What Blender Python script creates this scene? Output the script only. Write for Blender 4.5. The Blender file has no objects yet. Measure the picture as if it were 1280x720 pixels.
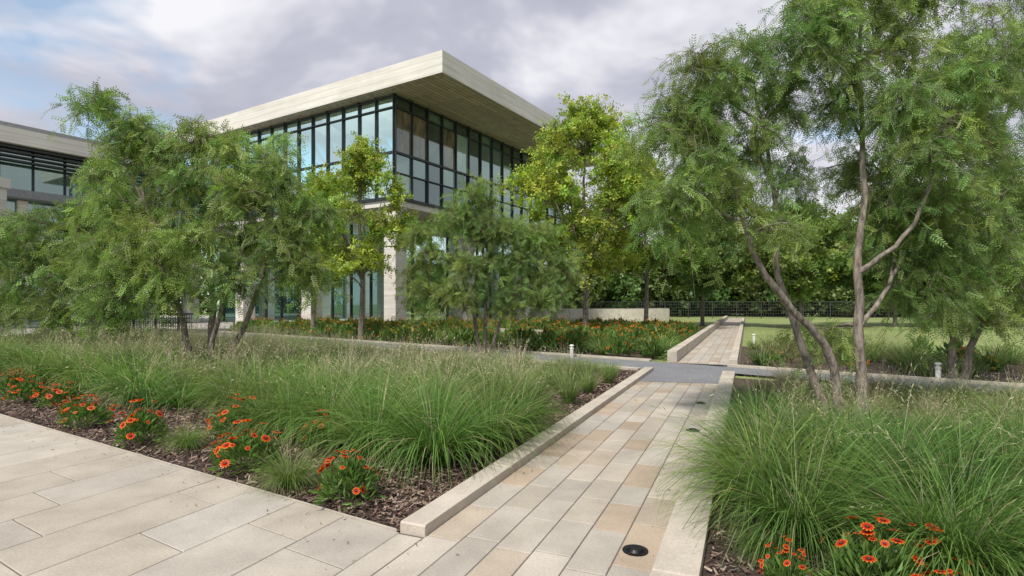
import bpy, math, numpy as np
from mathutils import Vector
scene = bpy.context.scene

# ------------------------------------------------------------ helpers
def nrm(a): return a/np.maximum(np.linalg.norm(a,axis=-1,keepdims=True),1e-9)

class Acc:
    def __init__(s): s.V=[];s.F=[];s.C=[];s.M=[];s.n=0
    def add(s,v,f,c=(1,1,1),m=0):
        v=np.asarray(v,float).reshape(-1,3); f=np.asarray(f,int).reshape(-1,4)
        c=np.asarray(c,float)
        if c.ndim==1: c=np.tile(c,(len(v),1))
        s.V.append(v); s.F.append(f+s.n); s.C.append(c.reshape(-1,3)); s.M.append(np.full(len(f),m)); s.n+=len(v)
    def box(s,p,ax,ay,az,c=(1,1,1),m=0):
        p=np.array(p,float);ax=np.array(ax,float);ay=np.array(ay,float);az=np.array(az,float)
        v=[p,p+ax,p+ax+ay,p+ay,p+az,p+ax+az,p+ax+ay+az,p+ay+az]
        f=[(0,3,2,1),(4,5,6,7),(0,1,5,4),(1,2,6,5),(2,3,7,6),(3,0,4,7)]
        s.add(v,f,c,m)
    def cyl(s,p,r0,r1,h,k=16,c=(1,1,1),m=0):
        a=np.arange(k)*2*math.pi/k
        p=np.array(p,float)
        b=np.stack([np.cos(a)*r0,np.sin(a)*r0,0*a],1)+p; t=np.stack([np.cos(a)*r1,np.sin(a)*r1,0*a+h],1)+p
        v=np.vstack([b,t,[p+[0,0,h]]]); f=[(i,(i+1)%k,k+(i+1)%k,k+i) for i in range(k)]
        f+=[(k+i,k+(i+1)%k,k+(i+2)%k,2*k) for i in range(0,k,2)]
        s.add(v,f,c,m)
    def arrays(s): return np.vstack(s.V),np.vstack(s.F),np.vstack(s.C)
    def mesh(s,name,mats,smooth=False):
        V=np.vstack(s.V);F=np.vstack(s.F);C=np.vstack(s.C);M=np.concatenate(s.M)
        me=bpy.data.meshes.new(name)
        me.vertices.add(len(V)); me.vertices.foreach_set('co',V.ravel().astype(np.float32))
        me.loops.add(F.size); me.loops.foreach_set('vertex_index',F.ravel().astype(np.int32))
        me.polygons.add(len(F)); me.polygons.foreach_set('loop_start',(np.arange(len(F))*4).astype(np.int32))
        at=me.attributes.new('Col','FLOAT_COLOR','POINT')
        at.data.foreach_set('color',np.hstack([C,np.ones((len(C),1))]).ravel().astype(np.float32))
        for m in (mats if isinstance(mats,list) else [mats]): me.materials.append(m)
        me.polygons.foreach_set('material_index',M.astype(np.int32))
        me.polygons.foreach_set('use_smooth',np.full(len(F),bool(smooth)))
        me.update(calc_edges=True)
        return me
    def obj(s,name,mats,parent=None,smooth=False):
        return mkobj(name,s.mesh(name,mats,smooth),parent)

def mkobj(name,me,parent=None,loc=(0,0,0),rot=0,sc=1):
    o=bpy.data.objects.new(name,me); scene.collection.objects.link(o)
    o.location=loc; o.rotation_euler=(0,0,rot); o.scale=(sc,sc,sc) if np.isscalar(sc) else sc
    if parent: o.parent=parent
    return o
def empty(name):
    o=bpy.data.objects.new(name,None); scene.collection.objects.link(o); return o

class Field:   # many copies of small templates merged in one mesh
    def __init__(s): s.d={}
    def put(s,T,x,y,rot,sx,sz,tint=1.0): s.d.setdefault(id(T),(T,[]))[1].append((x,y,rot,sx,sz,tint))
    def obj(s,name,mt):
        A=Acc()
        for T,L in s.d.values():
            V,F,C=T; L=np.array(L); N=len(L); c,sn=np.cos(L[:,2]),np.sin(L[:,2])
            X=(c[:,None]*V[None,:,0]-sn[:,None]*V[None,:,1])*L[:,3:4]+L[:,0:1]
            Y=(sn[:,None]*V[None,:,0]+c[:,None]*V[None,:,1])*L[:,3:4]+L[:,1:2]
            Z=V[None,:,2]*L[:,4:5]
            f=(np.arange(N)[:,None,None]*len(V)+F[None]).reshape(-1,4)
            A.add(np.stack([X,Y,Z],-1).reshape(-1,3),f,(C[None]*L[:,5][:,None,None]).reshape(-1,3))
        return A.obj(name,mt)

def strips(acc,P,side,W,C,m=0):
    N,n,_=P.shape
    A=P-side[:,None,:]*W[...,None]; B=P+side[:,None,:]*W[...,None]
    v=np.stack([A,B],2).reshape(-1,3); c=np.repeat(C[:,:,None,:],2,2).reshape(-1,3)
    i=np.arange(N)[:,None]*2*n+np.arange(n-1)[None]*2; i=i.ravel()
    acc.add(v,np.stack([i,i+1,i+3,i+2],1),c,m)

def tubes(acc,P,R,k=5,C=(1,1,1),m=0):
    N,n,_=P.shape
    T=nrm(np.gradient(P,axis=1)); ref=np.array([.31,.9,.12]); ref/=np.linalg.norm(ref)
    X=nrm(np.cross(T,ref)); Y=np.cross(T,X)
    a=np.arange(k)*2*math.pi/k
    v=P[:,:,None,:]+R[:,:,None,None]*(np.cos(a)[None,None,:,None]*X[:,:,None,:]+np.sin(a)[None,None,:,None]*Y[:,:,None,:])
    b=(np.arange(N)[:,None,None]*n*k+np.arange(n-1)[None,:,None]*k)
    j=np.arange(k)[None,None,:]; j2=(j+1)%k
    f=np.stack([b+j,b+j2,b+k+j2,b+k+j],-1).reshape(-1,4)
    acc.add(v.reshape(-1,3),f,C,m)

def inst(acc,T,O,D,s,cm,rng,m=0):
    tv,tf,tc=T; N=len(O)
    D=nrm(D); a=rng.normal(size=(N,3)); X=nrm(np.cross(D,a)); Y=np.cross(D,X)
    s=np.broadcast_to(np.asarray(s,float),(N,))
    v=O[:,None,:]+s[:,None,None]*(tv[None,:,0:1]*X[:,None]+tv[None,:,1:2]*Y[:,None]+tv[None,:,2:3]*D[:,None])
    f=(np.arange(N)[:,None,None]*len(tv)+tf[None]).reshape(-1,4)
    c=(tc[None]*cm[:,None,:]).reshape(-1,3)
    acc.add(v.reshape(-1,3),f,c,m)

# ------------------------------------------------------------ materials
def mat(name): 
    m=bpy.data.materials.new(name); m.use_nodes=True
    nt=m.node_tree; b=nt.nodes['Principled BSDF']; return m,nt,b
def N_(nt,t,**k):
    n=nt.nodes.new(t)
    for a,v in k.items(): setattr(n,a,v)
    return n
def noise(nt,scale,detail=4,coord='Object',sc=(1,1,1),rough=.6):
    tc=N_(nt,'ShaderNodeTexCoord'); mp=N_(nt,'ShaderNodeMapping'); mp.inputs['Scale'].default_value=sc
    n=N_(nt,'ShaderNodeTexNoise'); n.inputs['Scale'].default_value=scale; n.inputs['Detail'].default_value=detail; n.inputs['Roughness'].default_value=rough
    nt.links.new(tc.outputs[coord],mp.inputs[0]); nt.links.new(mp.outputs[0],n.inputs['Vector']); return n.outputs['Fac']
def ramp(nt,fac,stops):
    r=N_(nt,'ShaderNodeValToRGB'); cr=r.color_ramp
    while len(cr.elements)<len(stops): cr.elements.new(.5)
    for e,(p,c) in zip(cr.elements,stops): e.position=p; e.color=(c[0],c[1],c[2],1)
    nt.links.new(fac,r.inputs[0]); return r.outputs[0]
def mul(nt,a,b,f=1):
    x=N_(nt,'ShaderNodeMix',data_type='RGBA',blend_type='MULTIPLY'); x.inputs[0].default_value=f
    nt.links.new(a,x.inputs[6]); nt.links.new(b,x.inputs[7]); return x.outputs[2]
def bump(nt,b,fac,st,dist=.01):
    n=N_(nt,'ShaderNodeBump'); n.inputs['Strength'].default_value=st; n.inputs['Distance'].default_value=dist
    nt.links.new(fac,n.inputs['Height']); nt.links.new(n.outputs[0],b.inputs['Normal'])
def simple(name,col,rough=.6,metal=0,spec=.5):
    m,nt,b=mat(name)
    n=noise(nt,6,3); c=ramp(nt,n,[(.3,[x*.85 for x in col]),(.7,[min(1,x*1.12) for x in col])])
    nt.links.new(c,b.inputs['Base Color']); b.inputs['Roughness'].default_value=rough; b.inputs['Metallic'].default_value=metal
    b.inputs['Specular IOR Level'].default_value=spec
    return m
def foliage_mat(name,trans=.33):
    m,nt,b=mat(name); nt.nodes.remove(b)
    a=N_(nt,'ShaderNodeAttribute',attribute_name='Col')
    df=N_(nt,'ShaderNodeBsdfDiffuse'); nt.links.new(a.outputs['Color'],df.inputs[0])
    g=N_(nt,'ShaderNodeBsdfGlossy'); g.inputs['Roughness'].default_value=.45; g.inputs['Color'].default_value=(.9,.95,.9,1)
    m0=N_(nt,'ShaderNodeMixShader'); m0.inputs[0].default_value=.025; nt.links.new(df.outputs[0],m0.inputs[1]); nt.links.new(g.outputs[0],m0.inputs[2])
    t=N_(nt,'ShaderNodeBsdfTranslucent'); hs=N_(nt,'ShaderNodeHueSaturation'); hs.inputs['Value'].default_value=1.6; hs.inputs['Saturation'].default_value=1.1
    nt.links.new(a.outputs['Color'],hs.inputs['Color']); nt.links.new(hs.outputs[0],t.inputs[0])
    mx=N_(nt,'ShaderNodeMixShader'); mx.inputs[0].default_value=trans
    nt.links.new(m0.outputs[0],mx.inputs[1]); nt.links.new(t.outputs[0],mx.inputs[2])
    nt.links.new(mx.outputs[0],nt.nodes['Material Output'].inputs[0]); return m
M_fol=foliage_mat('foliage'); 

def stone_col(name,rough=.75,bs=.25):
    m,nt,b=mat(name)
    a=N_(nt,'ShaderNodeAttribute',attribute_name='Col')
    n1=ramp(nt,noise(nt,2.2,5),[(.3,(.8,.79,.775)),(.7,(1.08,1.08,1.07))])
    n2=ramp(nt,noise(nt,60,3),[(.3,(.84,.84,.84)),(.65,(1.05,1.05,1.05))])
    c=mul(nt,mul(nt,a.outputs['Color'],n1),n2); nt.links.new(c,b.inputs['Base Color'])
    b.inputs['Roughness'].default_value=rough; b.inputs['Specular IOR Level'].default_value=.35
    bump(nt,b,noise(nt,40,4),bs,.004); return m
M_pav=stone_col('limestone_pavers'); 
M_curb=stone_col('limestone_kerb',.8,.4)
M_grout=simple('grout',(.13,.115,.1),.9)

m,nt,b=mat('mulch_soil'); M_mulch=m
n=noise(nt,28,7,sc=(1,2.2,1),rough=.75)
nt.links.new(ramp(nt,n,[(.32,(.02,.013,.01)),(.5,(.075,.048,.036)),(.66,(.18,.125,.1))]),b.inputs['Base Color']); b.inputs['Roughness'].default_value=.95
bump(nt,b,n,1,.03)

m,nt,b=mat('dark_stone_paving'); M_cross=m
n=noise(nt,35,5); n2=noise(nt,1.2,3)
c=mul(nt,ramp(nt,n,[(.35,(.13,.135,.145)),(.6,(.22,.225,.24))]),ramp(nt,n2,[(.3,(.85,.85,.85)),(.7,(1.1,1.1,1.1))]))
nt.links.new(c,b.inputs['Base Color']); b.inputs['Roughness'].default_value=.7; bump(nt,b,n,.3,.004)

m,nt,b=mat('lawn'); M_lawn=m
n=noise(nt,9,7); n2=noise(nt,.25,4)
c=mul(nt,ramp(nt,n,[(.3,(.15,.2,.065)),(.7,(.27,.32,.11))]),ramp(nt,n2,[(.3,(.72,.76,.7)),(.7,(1.15,1.1,1.1))]))
nt.links.new(c,b.inputs['Base Color']); b.inputs['Roughness'].default_value=.9; bump(nt,b,n,.8,.03)

m,nt,b=mat('plaza_concrete'); M_plaza=m
n=noise(nt,3,5)
nt.links.new(ramp(nt,n,[(.3,(.3,.28,.25)),(.7,(.4,.38,.35))]),b.inputs['Base Color']); b.inputs['Roughness'].default_value=.85

def bark_mat(name,c0,c1):
    m,nt,b=mat(name); n=noise(nt,22,5,sc=(1,1,.3))
    nt.links.new(ramp(nt,n,[(.35,c0),(.65,c1)]),b.inputs['Base Color']); b.inputs['Roughness'].default_value=.9; bump(nt,b,n,.8,.01); return m
M_bark=bark_mat('tree_bark',(.09,.072,.06),(.3,.255,.215))

def travertine(name,c0,c1):
    m,nt,b=mat(name)
    n=noise(nt,1.0,5,sc=(.35,.35,5)); n2=noise(nt,.5,4)
    tc=N_(nt,'ShaderNodeTexCoord'); sp=N_(nt,'ShaderNodeSeparateXYZ'); nt.links.new(tc.outputs['Object'],sp.inputs[0])
    mm=N_(nt,'ShaderNodeMath',operation='PINGPONG'); mm.inputs[1].default_value=.2; nt.links.new(sp.outputs[2],mm.inputs[0])
    j=ramp(nt,mm.outputs[0],[(0,(.78,.78,.78)),(.035,(1,1,1))])
    c=mul(nt,mul(nt,ramp(nt,n,[(.3,c0),(.7,c1)]),ramp(nt,n2,[(.3,(.9,.89,.88)),(.7,(1.05,1.05,1.05))])),j)
    nt.links.new(c,b.inputs['Base Color']); b.inputs['Roughness'].default_value=.75; return m
M_trav=travertine('travertine_cladding',(.62,.59,.54),(.76,.73,.68))
m,nt,b=mat('soffit_boards'); M_soff=m
tc=N_(nt,'ShaderNodeTexCoord'); mp=N_(nt,'ShaderNodeMapping'); mp.inputs['Rotation'].default_value=(0,0,math.radians(-58.2)); 
nt.links.new(tc.outputs['Object'],mp.inputs[0])
br=N_(nt,'ShaderNodeTexBrick'); br.inputs['Scale'].default_value=1; br.inputs['Brick Width'].default_value=3.2; br.inputs['Row Height'].default_value=.3; br.inputs['Mortar Size'].default_value=.02
br.inputs['Color1'].default_value=(.58,.48,.41,1); br.inputs['Color2'].default_value=(.74,.64,.56,1); br.inputs['Mortar'].default_value=(.16,.13,.11,1)
nt.links.new(mp.outputs[0],br.inputs[0])
nt.links.new(mul(nt,br.outputs[0],ramp(nt,noise(nt,1.5,4),[(.3,(.85,.85,.85)),(.7,(1.1,1.1,1.1))])),b.inputs['Base Color']); b.inputs['Roughness'].default_value=.7

def glass(name,c0,c1,cs=1.2,refl=.3):
    m,nt,b=mat(name)
    n=noise(nt,cs,4,sc=(1,1,.45))
    nt.links.new(ramp(nt,n,[(.35,c0),(.65,c1)]),b.inputs['Base Color'])
    b.inputs['Roughness'].default_value=.1
    g=N_(nt,'ShaderNodeBsdfGlossy'); g.inputs['Roughness'].default_value=.02; g.inputs['Color'].default_value=(.72,.95,.88,1)
    fr=N_(nt,'ShaderNodeFresnel'); fr.inputs[0].default_value=1.5
    ad=N_(nt,'ShaderNodeMath',operation='ADD'); ad.use_clamp=True; nt.links.new(fr.outputs[0],ad.inputs[0]); ad.inputs[1].default_value=refl-.04
    mx=N_(nt,'ShaderNodeMixShader'); nt.links.new(ad.outputs[0],mx.inputs[0]); nt.links.new(b.outputs[0],mx.inputs[1]); nt.links.new(g.outputs[0],mx.inputs[2])
    nt.links.new(mx.outputs[0],nt.nodes['Material Output'].inputs[0]); return m
M_gl=[glass('glass_dark',(.012,.02,.022),(.04,.055,.06),refl=.17),glass('glass_teal',(.05,.1,.095),(.11,.18,.17),refl=.24),
      glass('glass_blind',(.25,.38,.33),(.36,.49,.43),refl=.16),glass('glass_warm',(.08,.07,.045),(.26,.19,.11),2.5,.1)]
M_mull=simple('dark_mullion',(.03,.036,.038),.45,.2)
M_white=simple('white_paint',(.75,.75,.73),.5)
M_grey=simple('grey_panel',(.2,.21,.22),.6)
M_black=simple('black_metal',(.012,.012,.013),.4,.6)
M_galv=simple('fence_wire',(.06,.065,.065),.5,.3)
M_louv=simple('louvre_metal',(.03,.032,.036),.5,.2)

# ------------------------------------------------------------ site frames
O=np.array([-.78,3.90]); d=np.array([.387,.922]); p_=np.array([.922,-.387]); e=np.array([-.848,.530])
nn=np.array([.613,.79]); cc=np.array([.79,-.613])
def UV(u,v,z=0): q=O+u*d+v*p_; return (q[0],q[1],z)
def QR(q,r,z=0): w=O+q*e+r*d; return (w[0],w[1],z)
def NC(n,c,z=0): w=nn*n+cc*c; return (w[0],w[1],z)
def sheet(name,pts,mt):
    me=bpy.data.meshes.new(name); me.from_pydata(pts,[],[list(range(len(pts)))]); me.materials.append(mt)
    return mkobj(name,me)
sheet('ground',[(-900,-300,-.05),(900,-300,-.05),(900,1500,-.05),(-900,1500,-.05)],M_lawn)
sheet('planting_bed',[QR(0,0,-.012),NC(12.4,-5.57,-.012),NC(12.4,-40,-.012),QR(30,0,-.012)],M_mulch)
sheet('planting_bed',[UV(-6,1.9,-.012),UV(-6,14,-.012),NC(12.4,16,-.012),NC(12.4,-3.7,-.012)],M_mulch)
sheet('planting_bed',[NC(14.2,-6.4,-.012),NC(30,-11,-.012),NC(30,-34,-.012),NC(14.2,-34,-.012)],M_mulch)
sheet('planting_bed',[NC(14.2,-4.4,-.012),NC(14.2,22,-.012),NC(21.5,22,-.012),NC(21.5,-6,-.012)],M_mulch)
sheet('plaza',[(-60,24,-.03),(-14,20,-.03),(-4,27,-.03),(6,46,-.03),(2,70,-.03),(-60,70,-.03)],M_plaza)
sheet('paver_joint_bed',[QR(16,0,-.006),UV(0,0,-.006),UV(8.6,0,-.006),UV(8.6,1.9,-.006),UV(-8,1.9,-.006),QR(16,-10,-.006)],M_grout)

pal=np.array([[.43,.385,.32],[.42,.385,.335],[.46,.42,.36],[.41,.33,.25],[.385,.355,.31],[.44,.395,.33],[.42,.36,.285],[.43,.40,.355]])
def paver_quad(acc,a,b,c,dd,z0,z1,col):
    P=np.array([a,b,c,dd],float); ctr=P.mean(0); 
    ins=P+nrm(ctr-P)*.006
    v=np.vstack([np.c_[P,[z0]*4],np.c_[P,[z1-.004]*4],np.c_[ins,[z1]*4]])
    f=[(8,9,10,11)]+[(i,(i+1)%4,4+(i+1)%4,4+i) for i in range(4)]+[(4+i,4+(i+1)%4,8+(i+1)%4,8+i) for i in range(4)]
    acc.add(v,f,col)
def lay(acc,fn,c0,c1,w,l0,l1,r0,r1,z,weights,rng,g=.004,var=(.93,1.06)):
    x=c0
    while x<c1-.01:
        x2=min(x+w,c1); y=r0-rng.uniform(0,l1)
        while y<r1-.02:
            y2=y+rng.uniform(l0,l1)
            if r1-y2<.25: y2=r1
            y2=min(y2,r1); ya=max(y,r0)
            if y2>ya+.03:
                col=pal[rng.choice(len(pal),p=weights)]*rng.uniform(*var)
                zz=z+rng.uniform(-.001,.001)
                paver_quad(acc,fn(x+g,ya+g)[:2],fn(x+g,y2-g)[:2],fn(x2-g,y2-g)[:2],fn(x2-g,ya+g)[:2],-.03,zz,col)
            y=y2
        x=x2
rg=np.random.RandomState(3)
A=Acc(); wl=np.array([.2,.2,.15,.05,.08,.14,.06,.12]); wl/=wl.sum()
lay(A,lambda q,r:QR(q,r),0.0,15.5,.56,1.1,1.9,-9,0,0,wl,rg)
A.obj('stone_pavement',M_pav)
A=Acc(); w2=np.array([.18,.14,.12,.14,.14,.1,.14,.07]); w2/=w2.sum()
lay(A,lambda v,u:UV(u,v),.2,1.72,.253,.4,.72,-8,8.45,.0,w2,rg,var=(.86,1.08))
lay(A,lambda v,u:UV(u,v),.0,.2,.2,.5,.9,-8,-.02,.0,w2,rg)
A.obj('paved_footpath',M_pav)
A=Acc(); lay(A,lambda v,u:UV(u,v),.5,1.8,.26,.5,.9,12.15,60,.0,w2,rg)
A.obj('paved_footpath',M_pav)
sheet('paver_joint_bed',[UV(12.0,.3,-.006),UV(60,.3,-.006),UV(60,2.05,-.006),UV(12.0,2.05,-.006)],M_grout)
sheet('cross_path',[UV(8.15,.2,.005),UV(8.45,1.75,.005),UV(10.3,1.75,.005),NC(12.35,60,.005),NC(14.25,60,.005),NC(14.25,-60,.005),NC(12.4,-60,.005),NC(12.4,-5.6,.005),UV(10,.2,.005)],M_cross)
def kerb(name,fn,a0,a1,b0,b1,h,seg,rng,zb=-.05):
    A=Acc(); a=a0
    while a<a1-.01:
        a2=min(a+seg,a1); col=np.array([.50,.45,.38])*rng.uniform(.94,1.05)
        P=np.array([fn(a+.003,b0)[:2],fn(a2-.003,b0)[:2],fn(a2-.003,b1)[:2],fn(a+.003,b1)[:2]]); ins=P+nrm(P.mean(0)-P)*.012
        v=np.vstack([np.c_[P,[zb]*4],np.c_[P,[h-.01]*4],np.c_[ins,[h]*4]])
        A.add(v,[(8,9,10,11)]+[(i,(i+1)%4,4+(i+1)%4,4+i) for i in range(4)]+[(4+i,4+(i+1)%4,8+(i+1)%4,8+i) for i in range(4)],col)
        a=a2
    return A.obj(name,M_curb)
kerb('stone_kerb',lambda u,v:UV(u,v),0,10.15,.0,.2,.075,1.5,rg)
kerb('stone_kerb',lambda u,v:UV(u,v),-6,10.2,1.72,1.98,.06,1.5,rg)
kerb('stone_kerb',lambda u,v:UV(u,v),12.2,55,.25,.5,.30,2.5,rg)
kerb('stone_kerb',lambda u,v:UV(u,v),12.3,55,1.8,2.0,.12,2.0,rg)
kerb('stone_kerb',lambda c,n:NC(n,c),-40,-6.35,14.25,14.4,.06,2,rg)
kerb('stone_kerb',lambda c,n:NC(n,c),-4.3,30,14.25,14.4,.06,2,rg)
kerb('stone_kerb',lambda c,n:NC(n,c),-40,-5.75,12.25,12.4,.05,2,rg)
kerb('stone_kerb',lambda c,n:NC(n,c),-24,-11,19.0,19.3,.45,2,rg)
kerb('metal_edging',lambda q,r:QR(q,r),0.03,16,.0,.012,.012,3,rg)

rc=np.random.RandomState(5)
def chips(fn,n,z0=0,sc=1.0):
    P=fn(n); N=len(P); A=Acc()
    a=rc.uniform(0,math.pi,N); L=rc.uniform(.012,.04,N)*sc; W=rc.uniform(.004,.01,N)*sc; tilt=rc.normal(0,.35,N)
    X=np.stack([np.cos(a),np.sin(a),tilt],1); Y=np.stack([-np.sin(a),np.cos(a),rc.normal(0,.4,N)],1)
    c=np.c_[P,rc.uniform(-.004,.018,N)+z0]
    v=np.stack([c-X*L[:,None]-Y*W[:,None],c+X*L[:,None]-Y*W[:,None]*.5,c+X*L[:,None]+Y*W[:,None],c-X*L[:,None]*.8+Y*W[:,None]],1).reshape(-1,3)
    base=np.array([[.22,.16,.12],[.11,.07,.052],[.34,.27,.21],[.055,.036,.028],[.18,.11,.085]])[rc.randint(0,5,N)]*rc.uniform(.7,1.2,(N,1))
    A.add(v,np.arange(4*N).reshape(-1,4),np.repeat(base,4,0)); return A
def f1(n):
    q=rc.uniform(0,13,n); r=rc.uniform(0.04,1.9,n); return O+q[:,None]*e+r[:,None]*d
def f2(n):
    u=rc.uniform(0.1,10,n); v=-rc.uniform(.02,1.3,n); P=O+u[:,None]*d+v[:,None]*p_
    w=P-O; det=e[0]*d[1]-e[1]*d[0]; rr=(e[0]*w[:,1]-e[1]*w[:,0])/det; return P[rr>.05]
def f3(n):
    u=rc.uniform(-3,6,n); v=rc.uniform(2.0,4.5,n); return O+u[:,None]*d+v[:,None]*p_
def f4(n):
    q=rc.uniform(0,11,n); r=-np.abs(rc.normal(0,.25,n))-.02; P1=O+q[:,None]*e+r[:,None]*d
    u=rc.uniform(-2,8,n//2); v=np.where(rc.uniform(size=n//2)<.5,.22+np.abs(rc.normal(0,.12,n//2)),1.7-np.abs(rc.normal(0,.15,n//2)))
    return np.vstack([P1,O+u[:,None]*d+v[:,None]*p_])
M_chip=stone_col('wood_chips',.9,.1)
for f,n in ((f1,17000),(f2,9000),(f3,14000)): chips(f,n).obj('bark_mulch',M_chip)
chips(f4,220,.004,.45).obj('leaf_litter',M_chip)

# ------------------------------------------------------------ plants
def leaflet(base,tip,side,w):
    base=np.array(base,float);tip=np.array(tip,float);side=np.array(side,float)
    mid=base*.45+tip*.55
    return [base,mid-side*w,tip,mid+side*w]
def T_frond(pairs=7,ll=.26,w=.032):
    V=[];F=[];C=[]
    for i in range(pairs):
        z=.1+.9*i/(pairs-1); y=-.22*z*z
        for sgn in (-1,1):
            l=ll*(1-.35*abs(z-.4)); k=len(V)
            V+=leaflet((0,y,z),(sgn*l*.9,y-.05,z+l*.5),(0,0,1),w); F.append((k,k+1,k+2,k+3)); C+=[(1,1,1)]*4
    k=len(V); V+=[(-.008,0,0),(.008,0,0),(.005,-.22,1),(-.005,-.22,1)]; F.append((k,k+1,k+2,k+3)); C+=[(.9,1,.7)]*4
    return np.array(V,float),np.array(F),np.array(C,float)
def T_sprig(n=7,ll=.42,w=.12,seed=1):
    r=np.random.RandomState(seed);V=[];F=[];C=[]
    for i in range(n):
        z=.1+.85*i/(n-1); a=i*2.4+r.uniform(-.4,.4); dr=np.array([math.cos(a),math.sin(a),.35]); sd=np.array([-math.sin(a),math.cos(a),r.uniform(-.5,.5)])
        b=np.array([0,0,z]); k=len(V); V+=leaflet(b,b+dr*ll,sd,w); F.append((k,k+1,k+2,k+3)); C+=[tuple([r.uniform(.8,1.2)]*3)]*4
    return np.array(V,float),np.array(F),np.array(C,float)
FR=T_frond(6,.3,.048); FR2=T_frond(5,.34,.065); SP=T_sprig(6,.5,.15); SP2=T_sprig(5,.6,.2,3)

def smooth_path(pts,n,rng,w=.02):
    pts=np.array(pts,float); m=len(pts); t=np.linspace(0,m-1,n)
    out=np.zeros((n,3))
    pp=np.vstack([2*pts[0]-pts[1],pts,2*pts[-1]-pts[-2]])
    for i,x in enumerate(t):
        k=min(int(x),m-2); f=x-k; a,b,c,dd=pp[k:k+4]
        out[i]=.5*((2*b)+(-a+c)*f+(2*a-5*b+4*c-dd)*f*f+(-a+3*b-3*c+dd)*f**3)
    wob=rng.normal(0,w,(n,3)); wob[0]=0; wob[:,2]*=.3
    return out+wob

def make_tree(name,trunks,lobes,T,ncl,ntw,nfr,fs,twl,col,seed,droop=.5,limb_r=.03,bark=M_bark,up=.25):
    rng=np.random.RandomState(seed); root=empty(name)
    W=Acc(); nodes=[];noder=[]
    for pts,r0,r1 in trunks:
        P=smooth_path(pts,14,rng,.012+.15*r1); R=np.linspace(r0,r1,14); R[0]*=1.25
        tubes(W,P[None],R[None],9); nodes.append(P[3:]); noder.append(R[3:])
    nodes=np.vstack(nodes); noder=np.concatenate(noder)
    CL=[]; F=Acc(); BP=[];BR=[]
    for lb in lobes:
        c=np.array(lb[:3],float); r=np.array(lb[3] if hasattr(lb[3],'__len__') else [lb[3]]*3,float)
        dist=np.linalg.norm(nodes-c,axis=1)+np.where(nodes[:,2]>c[2]-.15,2.0,0)
        k=np.argmin(dist); s=nodes[k]; mid=(s+c)/2+rng.normal(0,.08,3)*np.linalg.norm(c-s)+np.array([0,0,.1*np.linalg.norm(c-s)])
        P=smooth_path([s,mid,c],8,rng,.015); lr=min(limb_r,noder[k]*.8)
        BP.append(P); BR.append(np.linspace(lr,lr*.35,8))
        n=max(3,int(ncl*np.prod(r)**(1/3)/.6*1.0))
        dirs=nrm(rng.normal(size=(n,3))); rad=rng.uniform(.25,1.0,(n,1))**.6
        cp=c+dirs*rad*r
        for j in range(n):
            st=P[rng.randint(3,8)]; md=(st+cp[j])/2+rng.normal(0,.05,3)+np.array([0,0,.05])
            BP.append(smooth_path([st,md,cp[j]],8,rng,.01)); BR.append(np.linspace(lr*.4,max(.003,lr*.15),8))
            CL.append(BP[-1])
    tubes(W,np.array(BP),np.array(BR),5)
    CL=np.array(CL); n=len(CL)
    ctint=rng.uniform(.6,1.35,(n,1))*np.stack([rng.uniform(.85,1.25,n),np.ones(n),rng.uniform(.75,1.1,n)],1)
    idx=np.repeat(np.arange(n),ntw); S=CL[idx,rng.randint(3,8,len(idx))]
    D=nrm(rng.normal(size=(len(idx),3))*np.array([1,1,.6])+np.array([0,0,up])); L=rng.uniform(.5,1.3,len(idx))*twl
    t=np.linspace(0,1,4)
    P=S[:,None]+D[:,None]*(t[None,:,None]*L[:,None,None]); P[:,:,2]-=droop*(t**2)[None]*L[:,None]
    tubes(W,P,np.broadcast_to(np.linspace(.0045,.0015,4)*(fs/.15),(len(idx),4)),3)
    ii=np.repeat(np.arange(len(idx)),nfr); tt=rng.uniform(.05,1,len(ii))
    x=tt*3; k=np.minimum(x.astype(int),2); f=(x-k)[:,None]
    Q=P[ii,k]*(1-f)+P[ii,k+1]*f; tan=nrm(P[ii,k+1]-P[ii,k])
    FD=tan+rng.normal(size=(len(ii),3))*.75+np.array([0,0,-.45*droop])
    cm=np.array(col)[None]*ctint[idx[ii]]*rng.uniform(.75,1.25,(len(ii),1))
    inst(F,T,Q,FD,fs*rng.uniform(.7,1.25,len(ii)),cm,rng)
    W.obj('trunk_and_branches',bark,root,True); F.obj('leaves',M_fol,root)
    return root

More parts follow.
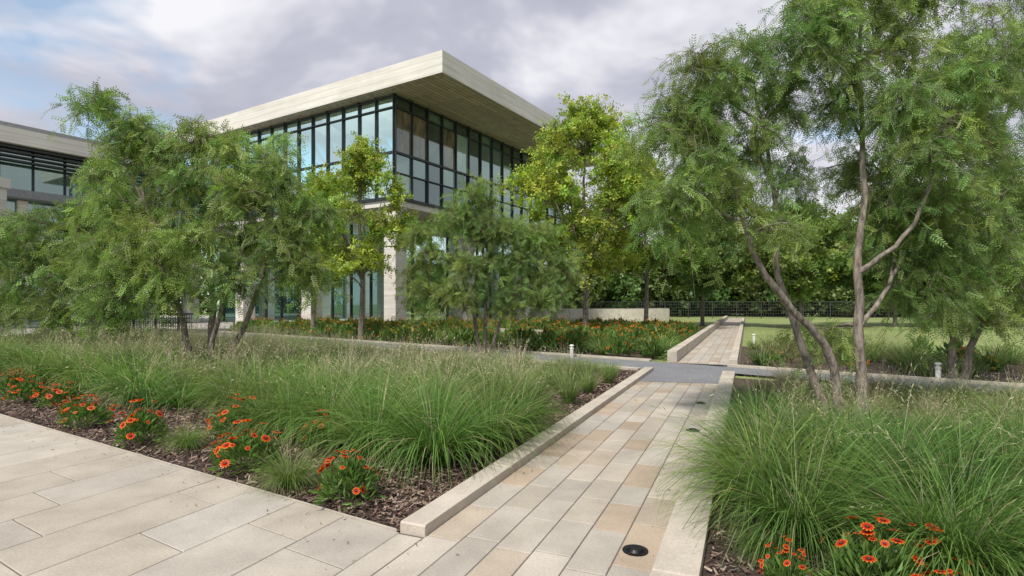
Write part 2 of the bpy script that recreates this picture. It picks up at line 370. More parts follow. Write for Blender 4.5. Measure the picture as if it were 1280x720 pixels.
GM=(.19,.295,.085)
make_tree('mesquite_tree',[
 ([(4.33,7.3,-.05),(4.12,7.25,.94),(3.54,7.1,1.53),(3.07,7.0,2.1),(2.9,7.0,2.64),(2.75,7.05,3.3)],.062,.022),
 ([(4.28,7.5,-.05),(3.82,7.6,1.37),(3.66,7.7,2.0),(3.7,7.75,2.64),(3.54,7.7,3.48),(3.38,7.7,4.4)],.055,.02),
 ([(4.6,7.35,-.05),(4.56,7.35,1.16),(4.57,7.4,2.0),(4.7,7.5,2.95),(4.76,7.6,4.0),(4.7,7.6,5.4)],.07,.02),
 ([(4.56,7.35,1.3),(5.0,7.5,1.75),(5.35,7.7,2.2),(5.7,7.8,2.6)],.035,.013),
 ([(4.58,7.4,2.0),(5.1,7.2,2.5),(5.5,7.2,3.4),(5.9,7.2,4.3)],.035,.013)],
 [(1.95,7.1,3.95,.5),(2.7,7.4,4.45,.55),(3.3,7.3,4.9,.55),(2.2,6.8,3.2,.5),(2.75,7.2,2.95,.45),(3.1,7.6,3.75,.5),(3.8,7.7,4.5,.55),(4.2,7.5,5.35,.5),
  (3.9,7.9,3.4,.35),(4.5,7.6,4.35,.5),(4.95,7.4,5.0,.55),(5.4,7.5,4.2,.6),(5.15,7.8,3.0,.5),(5.9,7.3,4.8,.6),(6.3,7.5,3.8,.6),(5.85,7.4,2.85,.55),(6.4,7.6,2.6,.6),
  (5.6,7.8,1.9,.5),(4.65,7.5,6.0,.55),(5.7,7.3,5.8,.6),(3.3,7.0,2.6,.3),(4.4,7.9,1.1,.3),(6.7,7.3,5.2,.65),(5.1,8.4,3.6,.5),(2.5,7.9,3.6,.5),(2.4,7.3,4.1,.5),(5.8,8.2,3.4,.6),(6.2,7.9,2.0,.5),(1.9,7.0,2.75,.4),(5.3,7.1,3.6,.45),(2.2,7.1,4.6,.35),(5.2,7.6,5.6,.5),(4.1,7.2,4.9,.45),(5.0,7.3,4.2,.45),(3.8,7.4,5.5,.4),(5.2,7.9,2.4,.35)],
 FR,12,9,8,.15,.46,GM,11,.75,.026)
make_tree('mesquite_tree',[([(9.0,11.4,-.05),(8.9,11.4,1.2),(8.6,11.2,2.4),(8.8,11,3.6)],.07,.03),([(9.1,11.3,-.05),(9.5,11.3,1.5),(9.8,11.3,3.0),(9.8,11.2,4.8)],.07,.03)],
 [(8.8,11,3.6,.8),(9.7,11.3,4.4,.9),(9.4,11.2,2.6,.8),(8.2,11.2,2.5,.7),(8.5,11.1,1.6,.6),(9.9,11.5,1.8,.8),(9.1,11,5.4,.8),(10.2,11,6.2,.9),(8.1,11.5,4.6,.7),(10.6,11.5,3.4,.9),(9.2,10.8,1.5,.6),(7.9,11.2,3.4,.7),(8.6,11.3,6.4,.7)],
 FR2,9,8,7,.19,.6,(.175,.275,.08),12,.65,.03)
make_tree('mesquite_tree',[
 ([(-6.77,11.9,-.05),(-6.94,11.8,1.2),(-7.28,11.7,2.4),(-7.8,11.8,4.0)],.075,.025),
 ([(-6.48,12.0,-.05),(-6.48,12.1,1.57),(-6.6,12.2,2.9),(-6.86,12.2,4.8)],.08,.025),
 ([(-6.25,11.9,-.05),(-5.45,11.7,1.45),(-5.05,11.6,2.6),(-4.97,11.6,3.6)],.065,.025),
 ([(-6.4,11.8,-.05),(-6.1,11.6,1.2),(-5.65,11.6,2.4),(-5.3,11.6,3.8)],.06,.022),
 ([(-7.5,11.8,3.2),(-8.2,11.8,4.6),(-8.5,11.8,5.5),(-8.75,11.8,6.2)],.03,.012)],
 [(-6.0,12,4.6,.75),(-6.7,12.1,5.1,.6),(-7.2,11.8,4.1,.75),(-5.65,11.5,3.8,.75),(-4.97,11.7,4.2,.65),(-4.8,11.6,2.9,.7),(-7.6,11.6,2.9,.7),(-8.3,11.9,3.8,.7),(-6.5,11.3,3.1,.7),
  (-5.65,11.3,2.2,.6),(-7.0,11.4,2.0,.55),(-8.0,11.5,2.0,.6),(-4.3,11.7,2.25,.55),(-8.3,11.9,4.95,.5),(-8.6,11.8,5.75,.4),(-7.7,12,4.7,.55),(-6.3,12.4,4.0,.65),(-5.3,12.3,4.9,.5),(-5.9,12.6,3.0,.65),(-8.7,12,2.8,.65),(-8.7,12,1.6,.5),(-4.2,11.8,3.4,.5),(-8.0,11.9,5.3,.4)],
 FR2,11,9,7,.19,.58,(.195,.295,.085),13,.65,.032)
make_tree('mesquite_tree',[([(-12,16,-.05),(-12.1,16,1.3),(-12.5,16,2.6),(-12.2,16,4.6)],.09,.03),([(-11.9,16,-.05),(-11.4,16,1.3),(-11,16,2.4),(-10.6,16,3.5)],.08,.03),([(-12.1,16,-.05),(-12.8,16,1.2),(-13.5,16,2.6)],.07,.03)],
 [(-12.1,16,4.3,.85),(-13.3,16,3.8,.9),(-13.8,16,2.7,.9),(-12.3,15.6,2.3,.9),(-11.2,15.7,2.9,.9),(-11.0,15.6,1.7,.7),(-12.8,15.8,1.3,.7),(-10.5,16,3.8,.8),(-11.6,16,5.2,.7),(-14.6,16,3.2,.9),(-9.8,16.2,2.4,.8),(-14.4,16,1.6,.8)],
 FR2,8,8,7,.23,.65,(.18,.28,.08),14,.65,.04)
make_tree('mesquite_tree',[([(-16.6,17.6,-.05),(-16.4,17.6,2),(-16.1,17.5,4.2)],.09,.03)],
 [(-16.1,17.5,3.8,.8),(-15.4,17.3,3.2,.9),(-16.6,17.5,2.8,.8),(-15.6,17,1.8,.7)],FR2,8,8,6,.23,.6,GM,24,.5,.04)
make_tree('mesquite_tree',[([(-.95,17.2,-.05),(-1.2,17.2,1.3),(-1.6,17.2,2.6),(-1.7,17.2,3.8)],.065,.025),([(-.85,17.2,-.05),(-.8,17.1,1.8),(-.9,17.2,3.4),(-1.0,17.2,4.9)],.065,.025),([(-.7,17.2,-.05),(-.2,17.1,1.4),(.3,17.1,2.4),(.2,17.2,3.5)],.06,.02)],
 [(-.98,17.2,4.9,.65),(-1.7,17.2,4.1,.8),(-.25,17.2,3.8,.8),(-2.5,17.2,2.9,.8),(-.98,16.9,2.9,.8),(.5,17.1,2.8,.8),(-1.6,16.8,1.9,.7),(0,16.9,1.8,.7),(-2.8,17,1.9,.7),(1.1,17.1,1.9,.7),(1.5,17.3,2.7,.65),(-.9,17,3.9,.6),(.9,17.2,3.6,.6),(-2.9,17.3,3.8,.45)],
 FR2,10,9,7,.21,.68,(.185,.285,.08),15,.6,.035)

def auto_tree(name,x,y,cz,rx,rz,col,seed,nl=26,fs=.3,T=SP,ncl=9,ntw=6,nfr=5,tr=.13,lr=(.14,.24),twk=.28,up=.3):
    r=np.random.RandomState(seed); L=[]
    for i in range(nl):
        dv=nrm(r.normal(size=3)); rr=r.uniform(.3,1)**.5
        zz=dv[2]*rr; taper=(1.05-.6*max(0,zz))
        L.append((x+dv[0]*rr*rx*taper,y+dv[1]*rr*rx*taper,cz+zz*rz,rx*r.uniform(*lr)))
    L.append((x,y,cz+rz*.98,rx*.12)); L.append((x+.3,y,cz+rz*.85,rx*.15))
    T0=[([(x,y,-.05),(x+.05,y,cz-rz*.6),(x-.08,y,cz),(x+.05,y,cz+rz*.75)],tr,tr*.2)]
    for k in range(5):
        a=k*1.26+r.uniform(0,1); T0.append(([(x,y,cz-rz*.75),(x+math.cos(a)*rx*.3,y+math.sin(a)*rx*.3,cz-rz*.2),(x+math.cos(a)*rx*.5,y+math.sin(a)*rx*.5,cz+rz*.3)],tr*.5,tr*.12))
    return make_tree(name,T0,L,T,ncl,ntw,nfr,fs,rx*twk,col,seed,.12,tr*.3,up=up)
YG=(.31,.42,.075); DG=(.12,.195,.06)
auto_tree('elm_tree',-6.45,24,5.0,2.5,3.2,YG,31,46,.23,SP,6,6,6,.12,(.08,.15),.3,.7)
auto_tree('elm_tree',-9.6,27,4.6,2.2,2.6,(.24,.35,.07),32,34,.24,SP,6,6,5,.12,(.08,.15),.3,.7)
auto_tree('elm_tree',3.4,26,6.3,3.7,4.1,YG,33,84,.25,SP,6,6,6,.14,(.08,.15),.27,.7)
auto_tree('oak_tree',7.9,33,5.9,3.9,3.2,(.19,.29,.07),34,60,.3,SP,6,6,5,.14,(.09,.17),.26,.5)
auto_tree('oak_tree',13.6,40,5.0,3.6,2.8,DG,35,26,.36,SP2,8,5,5,.13,(.2,.32))
auto_tree('oak_tree',18.5,36,4.8,3.6,2.8,(.16,.245,.065),36,26,.36,SP2,8,5,5,.13,(.2,.32))
auto_tree('oak_tree',26,38,5.2,4.2,3.2,DG,37,28,.36,SP2,8,5,5,.13,(.2,.32))
auto_tree('oak_tree',33,38,6.0,4.4,3.8,(.16,.24,.065),38,28,.38,SP2,8,5,5,.13,(.2,.32))
auto_tree('oak_tree',-20,29,4.0,2.8,2.2,(.14,.23,.065),39,20,.34,SP2,8,5,5,.13,(.2,.32))
F=Acc(); r=np.random.RandomState(50)
def blob_row(x0,x1,y0,y1,h0,h1,n,per,s,cols):
    for i in range(n):
        x=x0+(x1-x0)*(i+r.uniform(0,1))/n; y=y0+(y1-y0)*(i/n)+r.uniform(-3,3); h=r.uniform(h0,h1); w=r.uniform(3,4.5)
        cen=np.array([x,y,h*.5]); N=per; dv=nrm(r.normal(size=(N,3))); rad=r.uniform(.5,1,(N,1))**.4*(1+.22*np.sin(dv[:,0:1]*7+i)*np.cos(dv[:,2:3]*6+i*2))
        P=cen+dv*rad*np.array([w,w,h*.52]); P[:,2]=np.maximum(P[:,2],.1)
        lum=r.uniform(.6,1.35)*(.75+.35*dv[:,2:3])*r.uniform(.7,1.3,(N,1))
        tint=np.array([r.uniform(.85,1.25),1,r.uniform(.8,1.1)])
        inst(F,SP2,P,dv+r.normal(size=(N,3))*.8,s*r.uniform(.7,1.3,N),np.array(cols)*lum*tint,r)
blob_row(4,60,70,64,5,8.5,22,900,.75,(.16,.245,.08))
blob_row(20,130,82,66,7,11,26,600,.95,(.15,.225,.085))
blob_row(58,110,58,30,6,10,14,800,.9,(.15,.22,.075))
blob_row(-120,-40,85,75,8,13,18,350,1.1,(.1,.17,.06))
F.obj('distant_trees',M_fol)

# ---- grasses
def grass(nb,L0,L1,spread,cb,ct,seed,w=.0035,phi1=(.5,2.2),plume=0,cp=(.46,.42,.27),ph=(.05,.6),pl=1.2,n=6,q=12):
    r=np.random.RandomState(seed); A=Acc()
    th=r.uniform(0,2*math.pi,nb); rb=spread*np.sqrt(r.uniform(0,1,nb)); L=r.uniform(L0,L1,nb)
    ph0=r.uniform(0,.45,nb)+rb/spread*.15; ph1=r.uniform(*phi1,nb)
    P=np.zeros((nb,n,3)); P[:,0,0]=rb*np.cos(th); P[:,0,1]=rb*np.sin(th); ds=L/(n-1); tw=th+r.normal(0,.45,nb)
    for k in range(1,n):
        t=k/(n-1); pk=ph0+ph1*t**1.3
        P[:,k,0]=P[:,k-1,0]+np.cos(tw)*np.sin(pk)*ds; P[:,k,1]=P[:,k-1,1]+np.sin(tw)*np.sin(pk)*ds; P[:,k,2]=np.maximum(P[:,k-1,2]+np.cos(pk)*ds,.01)
    a=tw+math.pi/2+r.normal(0,.5,nb); side=np.stack([np.cos(a),np.sin(a),r.normal(0,.25,nb)],1)
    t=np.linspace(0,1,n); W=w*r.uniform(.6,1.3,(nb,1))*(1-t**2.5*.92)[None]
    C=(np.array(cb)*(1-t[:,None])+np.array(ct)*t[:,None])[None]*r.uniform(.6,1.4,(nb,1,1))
    dead=r.uniform(0,1,nb)<.05; C=np.where(dead[:,None,None],np.array([.4,.34,.2])[None,None],C)
    strips(A,P,side,W,C)
    if plume:
        m=plume; th=r.uniform(0,6.28,m); L=r.uniform(L1*.85,L1*pl,m); ph=r.uniform(*ph,m); n=6; t=np.linspace(0,1,n)
        P=np.zeros((m,n,3)); 
        for k in range(1,n):
            pk=ph*(1+1.4*t[k]**2); P[:,k,0]=P[:,k-1,0]+np.cos(th)*np.sin(pk)*L/(n-1); P[:,k,1]=P[:,k-1,1]+np.sin(th)*np.sin(pk)*L/(n-1); P[:,k,2]=P[:,k-1,2]+np.cos(pk)*L/(n-1)
        side=np.stack([-np.sin(th),np.cos(th),0*th],1)
        W=np.tile(np.array([.0012]*3+[.0018,.002,.0008]),(m,1)); C=np.broadcast_to(np.array(cp)*.8,(m,n,3))
        strips(A,P,side,W,C)
        base=np.repeat(P[:,-1],q,0)-np.repeat((P[:,-1]-P[:,-2])*1.1,q,0)*np.tile(np.linspace(0,1.4,q),m)[:,None]
        dr=nrm(np.repeat(P[:,-1]-P[:,-2],q,0))+r.normal(0,.5,(m*q,3))
        V=np.array(leaflet((0,0,0),(0,0,1),(1,0,0),.07*12/q)); inst(A,(V,np.array([[0,1,2,3]]),np.ones((4,3))),base,dr,r.uniform(.03,.06,m*q),np.array(cp)*r.uniform(.7,1.3,(m*q,1)),r)
    return A.arrays()
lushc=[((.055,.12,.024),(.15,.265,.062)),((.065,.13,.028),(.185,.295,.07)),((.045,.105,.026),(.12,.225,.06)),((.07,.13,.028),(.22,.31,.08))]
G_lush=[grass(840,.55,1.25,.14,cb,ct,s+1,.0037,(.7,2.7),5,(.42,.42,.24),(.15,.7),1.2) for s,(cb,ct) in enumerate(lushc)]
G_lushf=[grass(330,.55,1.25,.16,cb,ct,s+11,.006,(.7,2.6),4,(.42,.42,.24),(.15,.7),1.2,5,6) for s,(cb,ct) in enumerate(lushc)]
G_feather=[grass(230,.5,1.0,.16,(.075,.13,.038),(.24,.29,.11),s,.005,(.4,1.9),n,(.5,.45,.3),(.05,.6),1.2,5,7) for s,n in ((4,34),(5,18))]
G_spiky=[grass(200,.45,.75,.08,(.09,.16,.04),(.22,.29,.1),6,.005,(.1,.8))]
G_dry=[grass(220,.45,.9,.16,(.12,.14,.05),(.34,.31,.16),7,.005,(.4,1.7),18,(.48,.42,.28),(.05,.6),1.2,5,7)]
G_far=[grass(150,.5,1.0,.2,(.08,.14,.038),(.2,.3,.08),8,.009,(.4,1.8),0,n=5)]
GF_=Field()
def put(ms,x,y,s,rng,fld=GF_):
    if ms is G_lush and y>8.5: ms=G_lushf
    T=ms[rng.randint(len(ms))]; fld.put(T,x,y,rng.uniform(0,6.28),s,s*rng.uniform(.85,1.1),rng.uniform(.78,1.18))
r=np.random.RandomState(21)
def inleft(x,y):
    w=np.array([x,y])-O; v=w@p_; n=np.array([x,y])@nn
    det=e[0]*d[1]-e[1]*d[0]; q=(w[0]*d[1]-w[1]*d[0])/det; rr=(e[0]*w[1]-e[1]*w[0])/det
    return v,n,q,rr
st=.57
for gx in np.arange(-17,4,st):
    for gy in np.arange(3.5,22,st):
        x=gx+r.uniform(-.26,.26); y=gy+r.uniform(-.26,.26); v,n,q,rr=inleft(x,y)
        if n>11.9 or rr<1.55+.3*math.sin(q*1.7) or v>-.95 or q<.3: continue
        back=max(0,min(1,(n-7.0)/3.5)); k=1-.42*back*(1 if x>-6 else .5)
        if rr<3.4 and (r.uniform()<.75 or q<4): put(G_lush,x,y,r.uniform(.7,1.0)*k,r)
        elif r.uniform()<.6: put(G_feather,x,y,r.uniform(.65,1.0)*k,r)
        else: put(G_lush,x,y,r.uniform(.6,.95)*k,r)
for x,y,s in [(-.75,5.55,1.05),(-.25,6.1,1.0),(-1.45,5.9,.95),(-.95,6.5,1.0),(.1,6.9,.8)]: put(G_lush,x,y,s,r)
for x,y,s in [(-1.93,4.85,.42),(-3.56,6.15,.35),(-2.9,6.0,.3)]: put(G_lush,x,y,s,r)
for x,y,s in [(.35,8.1,.85),(.9,8.9,.85),(.1,8.6,.85),(1.35,9.9,.8),(.75,10.2,.75),(1.9,11.0,.75),(1.4,11.2,.7),(.2,9.5,.8),(2.1,12,.65)]: put(G_spiky,x,y,s,r)
for gx in np.arange(.5,15,.52):
    for gy in np.arange(2.6,16,.52):
        x=gx+r.uniform(-.23,.23); y=gy+r.uniform(-.23,.23); w=np.array([x,y])-O; u=w@d; v=w@p_; n=np.array([x,y])@nn
        if n>12.1 or v<2.45 or y<3.4-.2*(v-2.5): continue
        if v<4.0 and u<.7: continue
        if y<6.0: put(G_lush,x,y,r.uniform(.75,1.0)*(1 if y<5 else .85),r)
        elif r.uniform()<.5: put(G_dry,x,y,r.uniform(.45,.7),r)
        elif r.uniform()<.5: put(G_feather,x,y,r.uniform(.4,.6),r)
        else: put(G_lush,x,y,r.uniform(.4,.65),r)
for u,v,s in [(1.5,2.35,1.0),(2.2,2.3,.9),(3.2,2.35,.85),(4.4,2.4,.75)]:
    q=UV(u,v); put(G_lush,q[0],q[1],s,r)
for x,y,s in [(1.62,3.55,.3),(2.7,3.1,.5),(3.1,3.0,.5),(2.9,2.7,.4)]: put(G_lush,x,y,s,r)
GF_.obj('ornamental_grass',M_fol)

# ---- gaillardia (blanket flowers)
def T_flower(np_=11,tipc=(.85,.36,.03),inc=(.68,.045,.012),ctr=True):
    V=[];F=[];C=[]
    for i in range(np_):
        a=i*2*math.pi/np_; ca,sa=math.cos(a),math.sin(a); w=.2 if ctr else .32
        def pt(rad,s,z): return (ca*rad-sa*s,sa*rad+ca*s,z)
        k=len(V); V+=[pt(.2,-.08,0),pt(.2,.08,0),pt(.7,w,.08),pt(.7,-w,.08),pt(1.0,w*.5,.0),pt(1.0,-w*.5,.0)]
        F+=[(k,k+1,k+2,k+3),(k+3,k+2,k+4,k+5)]; C+=[(.3,.012,.01)]*2+[inc]*2+[tipc]*2
    if not ctr: return np.array(V,float),np.array(F),np.array(C,float)
    k=len(V); m=8
    for zr,z in ((.36,.0),(.32,.16),(.12,.28)):
        for i in range(m): a=i*2*math.pi/m; V.append((math.cos(a)*zr,math.sin(a)*zr,z)); C.append((.08,.015,.012) if z<.2 else (.2,.08,.03))
    for j in range(2):
        for i in range(m): F.append((k+j*m+i,k+j*m+(i+1)%m,k+(j+1)*m+(i+1)%m,k+(j+1)*m+i))
    F+=[(k+2*m,k+2*m+1,k+2*m+2,k+2*m+3),(k+2*m+4,k+2*m+5,k+2*m+6,k+2*m+7),(k+2*m,k+2*m+3,k+2*m+4,k+2*m+7)]
    return np.array(V,float),np.array(F),np.array(C,float)
FL=T_flower(); FLf=T_flower(4,(.85,.42,.04),(.75,.16,.02),False); FLy=T_flower(4,(.85,.58,.05),(.85,.42,.03),False)
def gaill(seed,nl=460,nf=28,R=.27,H=.32,T=FL,fs=.038,lw=.12,ls=.1):
    r=np.random.RandomState(seed); A=Acc()
    a=r.uniform(0,6.28,nl); el=r.uniform(.05,1.5,nl); rr=r.uniform(.25,1,nl)**.5*.9
    Pp=np.stack([np.cos(a)*np.cos(el)*R*rr,np.sin(a)*np.cos(el)*R*rr,np.sin(el)*H*.85*rr+.03],1)
    V=np.array(leaflet((0,0,0),(0,0,1),(1,0,0),lw)); V[2,1]=.2
    inst(A,(V,np.array([[0,1,2,3]]),np.ones((4,3))),Pp,nrm(Pp)+r.normal(0,.5,(nl,3))+[0,0,.3],r.uniform(.6,1.3,nl)*ls,np.array([.12,.21,.05])*r.uniform(.6,1.4,(nl,1)),r)
    a=r.uniform(0,6.28,nf); el=r.uniform(.15,1.45,nf); k=r.uniform(.85,1.3,nf)
    Q=np.stack([np.cos(a)*np.cos(el)*R*k,np.sin(a)*np.cos(el)*R*k,np.sin(el)*H*k+.05],1)
    t=np.linspace(0,1,4)[None,:,None]; P=Q[:,None]*t; tubes(A,P,np.full((nf,4),.0022),3,(.12,.18,.06))
    inst(A,T,Q,nrm(Q)*1.1+[0,0,.4]+r.normal(0,.35,(nf,3)),fs*r.uniform(.55,1.15,nf),np.ones((nf,3))*r.uniform(.75,1.15,(nf,1)),r)
    return A
GA=[gaill(s).mesh('blanket_flower',M_fol) for s in (61,62,63,67)]
GF=[gaill(64,140,16,.42,.6,FLf,.055,.16,.24).arrays(),gaill(65,140,18,.42,.6,FLf,.055,.16,.24).arrays(),gaill(66,140,18,.42,.62,FLy,.055,.16,.24).arrays()]
r=np.random.RandomState(70)
for x,y,s in [(-1.30,4.5,1.1),(-2.53,5.35,1.05),(-4.2,6.35,1.1),(-5.45,7.2,1.0),(-3.3,6.75,1.2),(-2.1,6.15,.85),(-7.8,9.0,1.1),(-6.9,8.6,1.0),(-8.8,9.9,1.0),(-6.1,7.75,.6),(-2.95,5.75,.6),
              (1.95,3.02,1.0),(1.52,3.1,.6),(2.32,3.12,.8),(2.15,2.7,.8)]:
    mkobj('blanket_flower',GA[r.randint(4)],None,(x,y,0),r.uniform(0,6.28),(s*r.uniform(.85,1.15),s*r.uniform(.85,1.15),s*r.uniform(.85,1.15)))
fb=Field()
for gx in np.arange(-22,14,.65):
    for gy in np.arange(13,36,.75):
        x=gx+r.uniform(-.3,.3); y=gy+r.uniform(-.32,.32); w=np.array([x,y])-O; v=w@p_; n=np.array([x,y])@nn; c=np.array([x,y])@cc
        if n<14.7 or n>29 or v>-.2 or c<-32: continue
        if 18.6<n<19.6 and -24<c<-11: continue
        if n>25 and r.uniform()<.4 and c<-15: continue
        ms=GF if r.uniform()<.66 else G_far; s=r.uniform(.7,1.15)*(.85 if ms is G_far else 1)
        fb.put(ms[r.randint(len(ms))],x,y,r.uniform(0,6.28),s,s,r.uniform(.8,1.15))
fb.obj('flower_bed',M_fol)
lp=Field()
for gx in np.arange(5,34,.8):
    for gy in np.arange(4,30,.8):
        x=gx+r.uniform(-.35,.35); y=gy+r.uniform(-.35,.35); w=np.array([x,y])-O; v=w@p_; n=np.array([x,y])@nn
        if n<14.8 or n>21.3 or v<2.4 or r.uniform()<.3: continue
        k=r.uniform(); ms=G_far if k<.5 else (G_dry if k<.85 else GF); s=r.uniform(.5,1.0)
        lp.put(ms[r.randint(len(ms))],x,y,r.uniform(0,6.28),s,s,r.uniform(.8,1.15))
lp.obj('low_plants',M_fol)

# ------------------------------------------------------------ main building
Lv=np.array([-.85,.527]); Rv=np.array([.527,.85]); C0=np.array([-3.73,30.0])
def BW(a,b,z): w=C0+a*Lv+b*Rv; return np.array([w[0],w[1],z])
L3=np.array([Lv[0],Lv[1],0]); R3=np.array([Rv[0],Rv[1],0]); Z3=np.array([0,0,1.])
bld=empty('glass_office_building')
AL,BL=31.0,23.5; ga,gb=4.37,.94; ZT=13.94
A=Acc(); 
A.box(BW(0,0,ZT),L3*AL,R3*BL,Z3*1.2)
A.box(BW(.5,.5,ZT+1.2),L3*(AL-1),R3*(BL-1),Z3*.08)
A.obj('roof_slab',M_trav,bld)
A=Acc(); v=[BW(.04,.04,ZT-.004),BW(AL-.04,.04,ZT-.004),BW(AL-.04,BL-.04,ZT-.004),BW(.04,BL-.04,ZT-.004)]; A.add(v,[(0,3,2,1)]); A.obj('soffit',M_soff,bld)
zs=[7.8,9.3,10.5,12.2,13.15,ZT-.01]
G=Acc(); Mu=Acc(); rb=np.random.RandomState(9); pw=1.45
def facade(start,axis,out,length,probs):
    nb=int(round(length/pw)); w=length/nb
    for i in range(nb):
        prev=None
        for k in range(len(zs)-1):
            z0,z1=zs[k],zs[k+1]
            m=rb.choice(4,p=probs[k])
            if k==3 and rb.uniform()<.75: m=prev
            prev=m
            p=start+axis*(i*w); p[2]=z0
            q=rb.normal(0,.004,4)
            vv=[p+out*q[0],p+axis*w+out*q[1],p+axis*w+Z3*(z1-z0)+out*q[2],p+Z3*(z1-z0)+out*q[3]]
            G.add(vv,[(0,1,2,3)],(1,1,1),int(m))
    for i in range(nb+1):
        p=start+axis*(i*w-.03); p[2]=7.8; Mu.box(p,axis*.06,out*.14,Z3*(ZT-.02-7.8))
    for z,t in ((7.8,.18),(9.3,.07),(10.5,.13),(13.15,.08),(ZT-.13,.1)):
        p=start.copy(); p[2]=z-t/2; Mu.box(p,axis*length,out*.11,Z3*t)
LPr=[[.1,.5,.37,.03],[.15,.6,.25,0],[.2,.25,.37,.18],[.2,.3,.45,.05],[.5,.4,.1,0]]
RPr=[[.25,.5,.25,0],[.25,.45,.3,0],[.42,.38,.17,.03],[.45,.4,.15,0],[.55,.45,0,0]]
facade(BW(ga,gb,7.8),L3,-R3,AL-ga-.6,LPr)
facade(BW(ga,gb,7.8),R3,-L3,BL-gb-.6,RPr)
G.obj('glazing',M_gl,bld); Mu.obj('mullions',M_mull,bld)
A=Acc()
A.box(BW(ga,gb,7.35),L3*(AL-ga-.6),R3*(BL-gb-.6),Z3*.36)
for t in (0.1,7.2,15,21): A.box(BW(ga+.05,gb+.05+t,-.05),L3*.95,R3*.95,Z3*7.38)
for t in (7.5,15,22.5): A.box(BW(ga+.05+t,gb+.05,-.05),L3*.95,R3*.95,Z3*7.38)
A.obj('columns_and_floor_edge',M_trav,bld)
A=Acc(); A.box(BW(ga+4,gb+4,-.04),L3*(AL-ga-5),R3*(BL-gb-5),Z3*7.38); A.obj('ground_floor_glass',M_gl[0],bld)
A=Acc()
for t in np.arange(0,25,2.0):
    A.box(BW(ga+4+t,gb+3.9,-.04),L3*.1,R3*.1,Z3*7.3)
    if t<17: A.box(BW(ga+3.9,gb+4+t,-.04),L3*.1,R3*.1,Z3*7.3)
A.obj('ground_floor_mullions',M_mull,bld)

lb=empty('office_building'); P0=np.array([-30.25,35.0,0])
A=Acc(); A.box(P0-R3*22+Z3*11.4,R3*31,L3*16,Z3*.95,m=0); A.box(P0-R3*22+L3*1.0+Z3*12.35,R3*31,L3*14,Z3*.5,m=1)
A.box(P0-R3*22+L3*1.2-Z3*.05,R3*30,L3*14,Z3*11.4,m=2)
for k in range(4): A.box(P0-R3*22+L3*.3+Z3*(10.35+k*.27),R3*30.5,L3*.5,Z3*.1,m=3)
A.box(P0-R3*22+Z3*8.1,R3*31,L3*1.1,Z3*.5,m=1)
for k in range(18): A.box(P0+R3*(-21.5+k*1.7)+L3*1.05+Z3*8.6,R3*.07,L3*.14,Z3*2.8,m=3)
for k in range(12): A.box(P0+R3*(-21+k*2.6)+L3*.9-Z3*.05,R3*.5,L3*.29,Z3*8.1,m=0)
A.obj('body',[M_trav,M_grey,M_gl[1],M_louv],lb)
A=Acc(); A.box((-18.45,19.4,-.05),(.5,0,0),(0,.5,0),(0,0,5.7)); A.box((-24,19.3,5.65),(6.1,0,0),(0,.7,0),(0,0,.35)); A.obj('entrance_pillar',M_trav,lb)

# ------------------------------------------------------------ small items
A=Acc(); n=28
for i in range(n):
    a0=math.radians(200+i*110/n); a1=math.radians(200+(i+1)*110/n); c=np.array([8.5,58]); R0,R1=8.5,9.1
    P=[c+R1*np.array([math.cos(a0),math.sin(a0)]),c+R1*np.array([math.cos(a1),math.sin(a1)]),c+R0*np.array([math.cos(a1),math.sin(a1)]),c+R0*np.array([math.cos(a0),math.sin(a0)])]
    v=[(*q,-.05) for q in P]+[(*q,1.05) for q in P]; A.add(v,[(4,5,6,7),(0,1,5,4),(2,3,7,6)],(.66,.62,.55))
A.obj('curved_seat_wall',M_curb)
def fence(name,p0,p1,h,step,mt=M_black,k=1.0):
    A=Acc(); p0=np.array(p0,float);p1=np.array(p1,float); Ln=np.linalg.norm(p1-p0); ax=(p1-p0)/Ln; up=np.array([0,0,1.]); out=np.cross(ax,up)
    for t in np.arange(0,Ln,step): A.box(p0+ax*t-up*.05,ax*.08,out*.08,up*(h+.05))
    for z in list(np.linspace(.15,h-.06,6)): A.box(p0+up*z+out*.02,ax*Ln,out*.02,up*(.07 if z>h-.1 else .03)*k)
    for t in np.arange(0,Ln,step/10): A.box(p0+ax*t+up*.1+out*.045,ax*.025,out*.014,up*(h-.15))
    A.obj(name,mt)
fence('wire_fence',(2,62,0),(29,57,0),1.7,2.4,M_galv)
fence('wire_fence',(29.5,56.8,0),(60,36,0),1.7,2.4,M_galv)
fence('metal_railing',(-20,26.5,0),(-14.5,25.5,0),1.1,1.2)
def bollard(x,y):
    A=Acc(); A.cyl((x,y,-.02),.05,.05,.26,16,m=0); A.cyl((x,y,.24),.06,.06,.04,16,m=1); A.cyl((x,y,.28),.035,.035,.05,16,m=1); A.cyl((x,y,.33),.065,.05,.035,16,m=1)
    A.obj('bollard_light',[M_white,M_white])
for x,y in ((1.75,16.4),(8.75,11.5),(9.5,22)): bollard(x,y)
def inground(x,y):
    A=Acc(); A.cyl((x,y,-.01),.085,.082,.016,24,m=0); A.cyl((x,y,.006),.06,.045,.016,24,m=1); A.obj('inground_light',[M_black,M_black])
for x,y in ((.795,3.61),(2.26,7.0),(3.0,8.9)): inground(x,y)

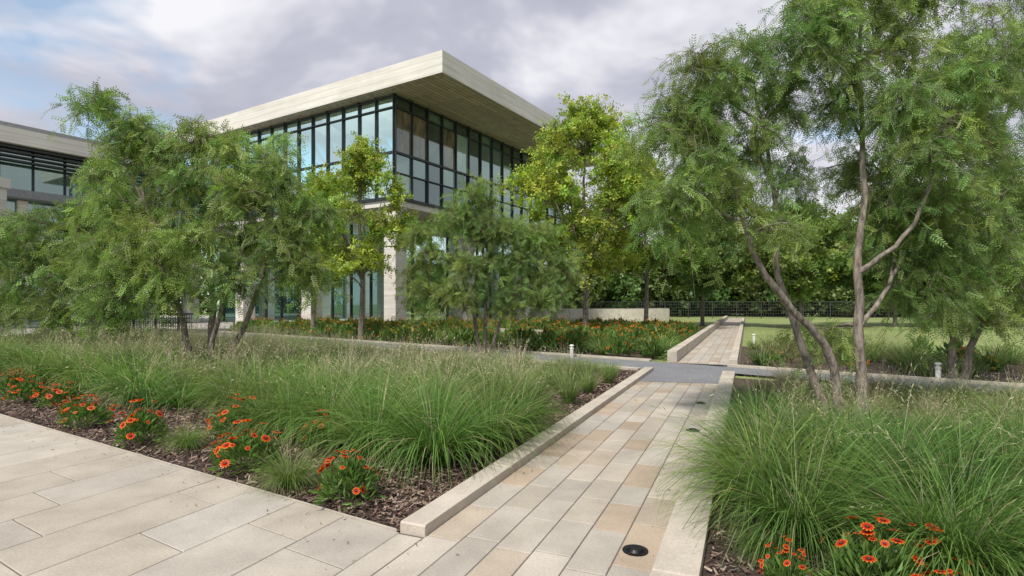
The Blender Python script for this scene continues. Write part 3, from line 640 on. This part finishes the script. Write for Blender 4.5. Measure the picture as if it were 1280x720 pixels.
# ------------------------------------------------------------ light & sky
w=bpy.data.worlds.new('World'); scene.world=w; w.use_nodes=True; nt=w.node_tree
for n in list(nt.nodes): nt.nodes.remove(n)
sd=np.array([-.32,-.52,.85]); sd/=np.linalg.norm(sd)
out=N_(nt,'ShaderNodeOutputWorld'); bg=N_(nt,'ShaderNodeBackground'); bg.inputs[1].default_value=.13
sky=N_(nt,'ShaderNodeTexSky',sky_type='NISHITA'); sky.sun_disc=False; sky.sun_elevation=math.asin(sd[2]); sky.sun_rotation=math.atan2(sd[0],sd[1]); sky.dust_density=.6
tc=N_(nt,'ShaderNodeTexCoord'); sp=N_(nt,'ShaderNodeSeparateXYZ'); nt.links.new(tc.outputs['Generated'],sp.inputs[0])
def M(op,a,b=None):
    n=N_(nt,'ShaderNodeMath',operation=op)
    for i,x in enumerate((a,b)):
        if x is None: continue
        if isinstance(x,(int,float)): n.inputs[i].default_value=x
        else: nt.links.new(x,n.inputs[i])
    return n.outputs[0]
zz=M('ADD',M('MAXIMUM',sp.outputs[2],0.0),.2)
cb=N_(nt,'ShaderNodeCombineXYZ'); nt.links.new(M('DIVIDE',sp.outputs[0],zz),cb.inputs[0]); nt.links.new(M('DIVIDE',sp.outputs[1],zz),cb.inputs[1]); cb.inputs[2].default_value=3.3
def wn(scale,det,dist=0,r_=.55):
    n=N_(nt,'ShaderNodeTexNoise'); n.inputs['Scale'].default_value=scale; n.inputs['Detail'].default_value=det; n.inputs['Distortion'].default_value=dist; n.inputs['Roughness'].default_value=r_
    nt.links.new(cb.outputs[0],n.inputs['Vector']); return n.outputs['Fac']
cov=M('ADD',wn(.9,5,.2),M('MULTIPLY',sp.outputs[0],.17))
mask=ramp(nt,cov,[(.36,(.15,.15,.15)),(.43,(1,1,1))])
shade=ramp(nt,wn(1.1,5,.3,.54),[(.38,(3.0,3.1,3.9)),(.5,(4.2,4.25,5.0)),(.62,(7.2,7.2,7.5))])
hz=N_(nt,'ShaderNodeMix',data_type='RGBA'); 
nt.links.new(ramp(nt,sp.outputs[2],[(.0,(1,1,1)),(.34,(0,0,0))]),hz.inputs[0]); nt.links.new(shade,hz.inputs[6]); hz.inputs[7].default_value=(6.9,6.9,7.2,1)
bl=N_(nt,'ShaderNodeMix',data_type='RGBA',blend_type='MULTIPLY'); bl.inputs[0].default_value=1; nt.links.new(sky.outputs[0],bl.inputs[6]); bl.inputs[7].default_value=(1.65,1.6,1.45,1)
mx=N_(nt,'ShaderNodeMix',data_type='RGBA'); nt.links.new(mask,mx.inputs[0]); nt.links.new(bl.outputs[2],mx.inputs[6]); nt.links.new(hz.outputs[2],mx.inputs[7])
nt.links.new(mx.outputs[2],bg.inputs[0]); nt.links.new(bg.outputs[0],out.inputs[0])
sl=bpy.data.lights.new('sun','SUN'); sl.energy=4.4; sl.angle=math.radians(7); sl.color=(1,.94,.85)
so=bpy.data.objects.new('sun',sl); scene.collection.objects.link(so); so.rotation_euler=Vector(sd).to_track_quat('Z','Y').to_euler()

cam=bpy.data.cameras.new('camera'); cam.lens=19.69; cam.sensor_width=36; cam.shift_y=.0141; cam.clip_end=3000; cam.clip_start=.05
co=bpy.data.objects.new('camera',cam); scene.collection.objects.link(co); co.location=(0,0,1.6); co.rotation_euler=(math.radians(90),0,0); scene.camera=co
scene.view_settings.view_transform='Standard'; scene.view_settings.look='None'; scene.view_settings.exposure=0
print('done', len(bpy.data.objects))
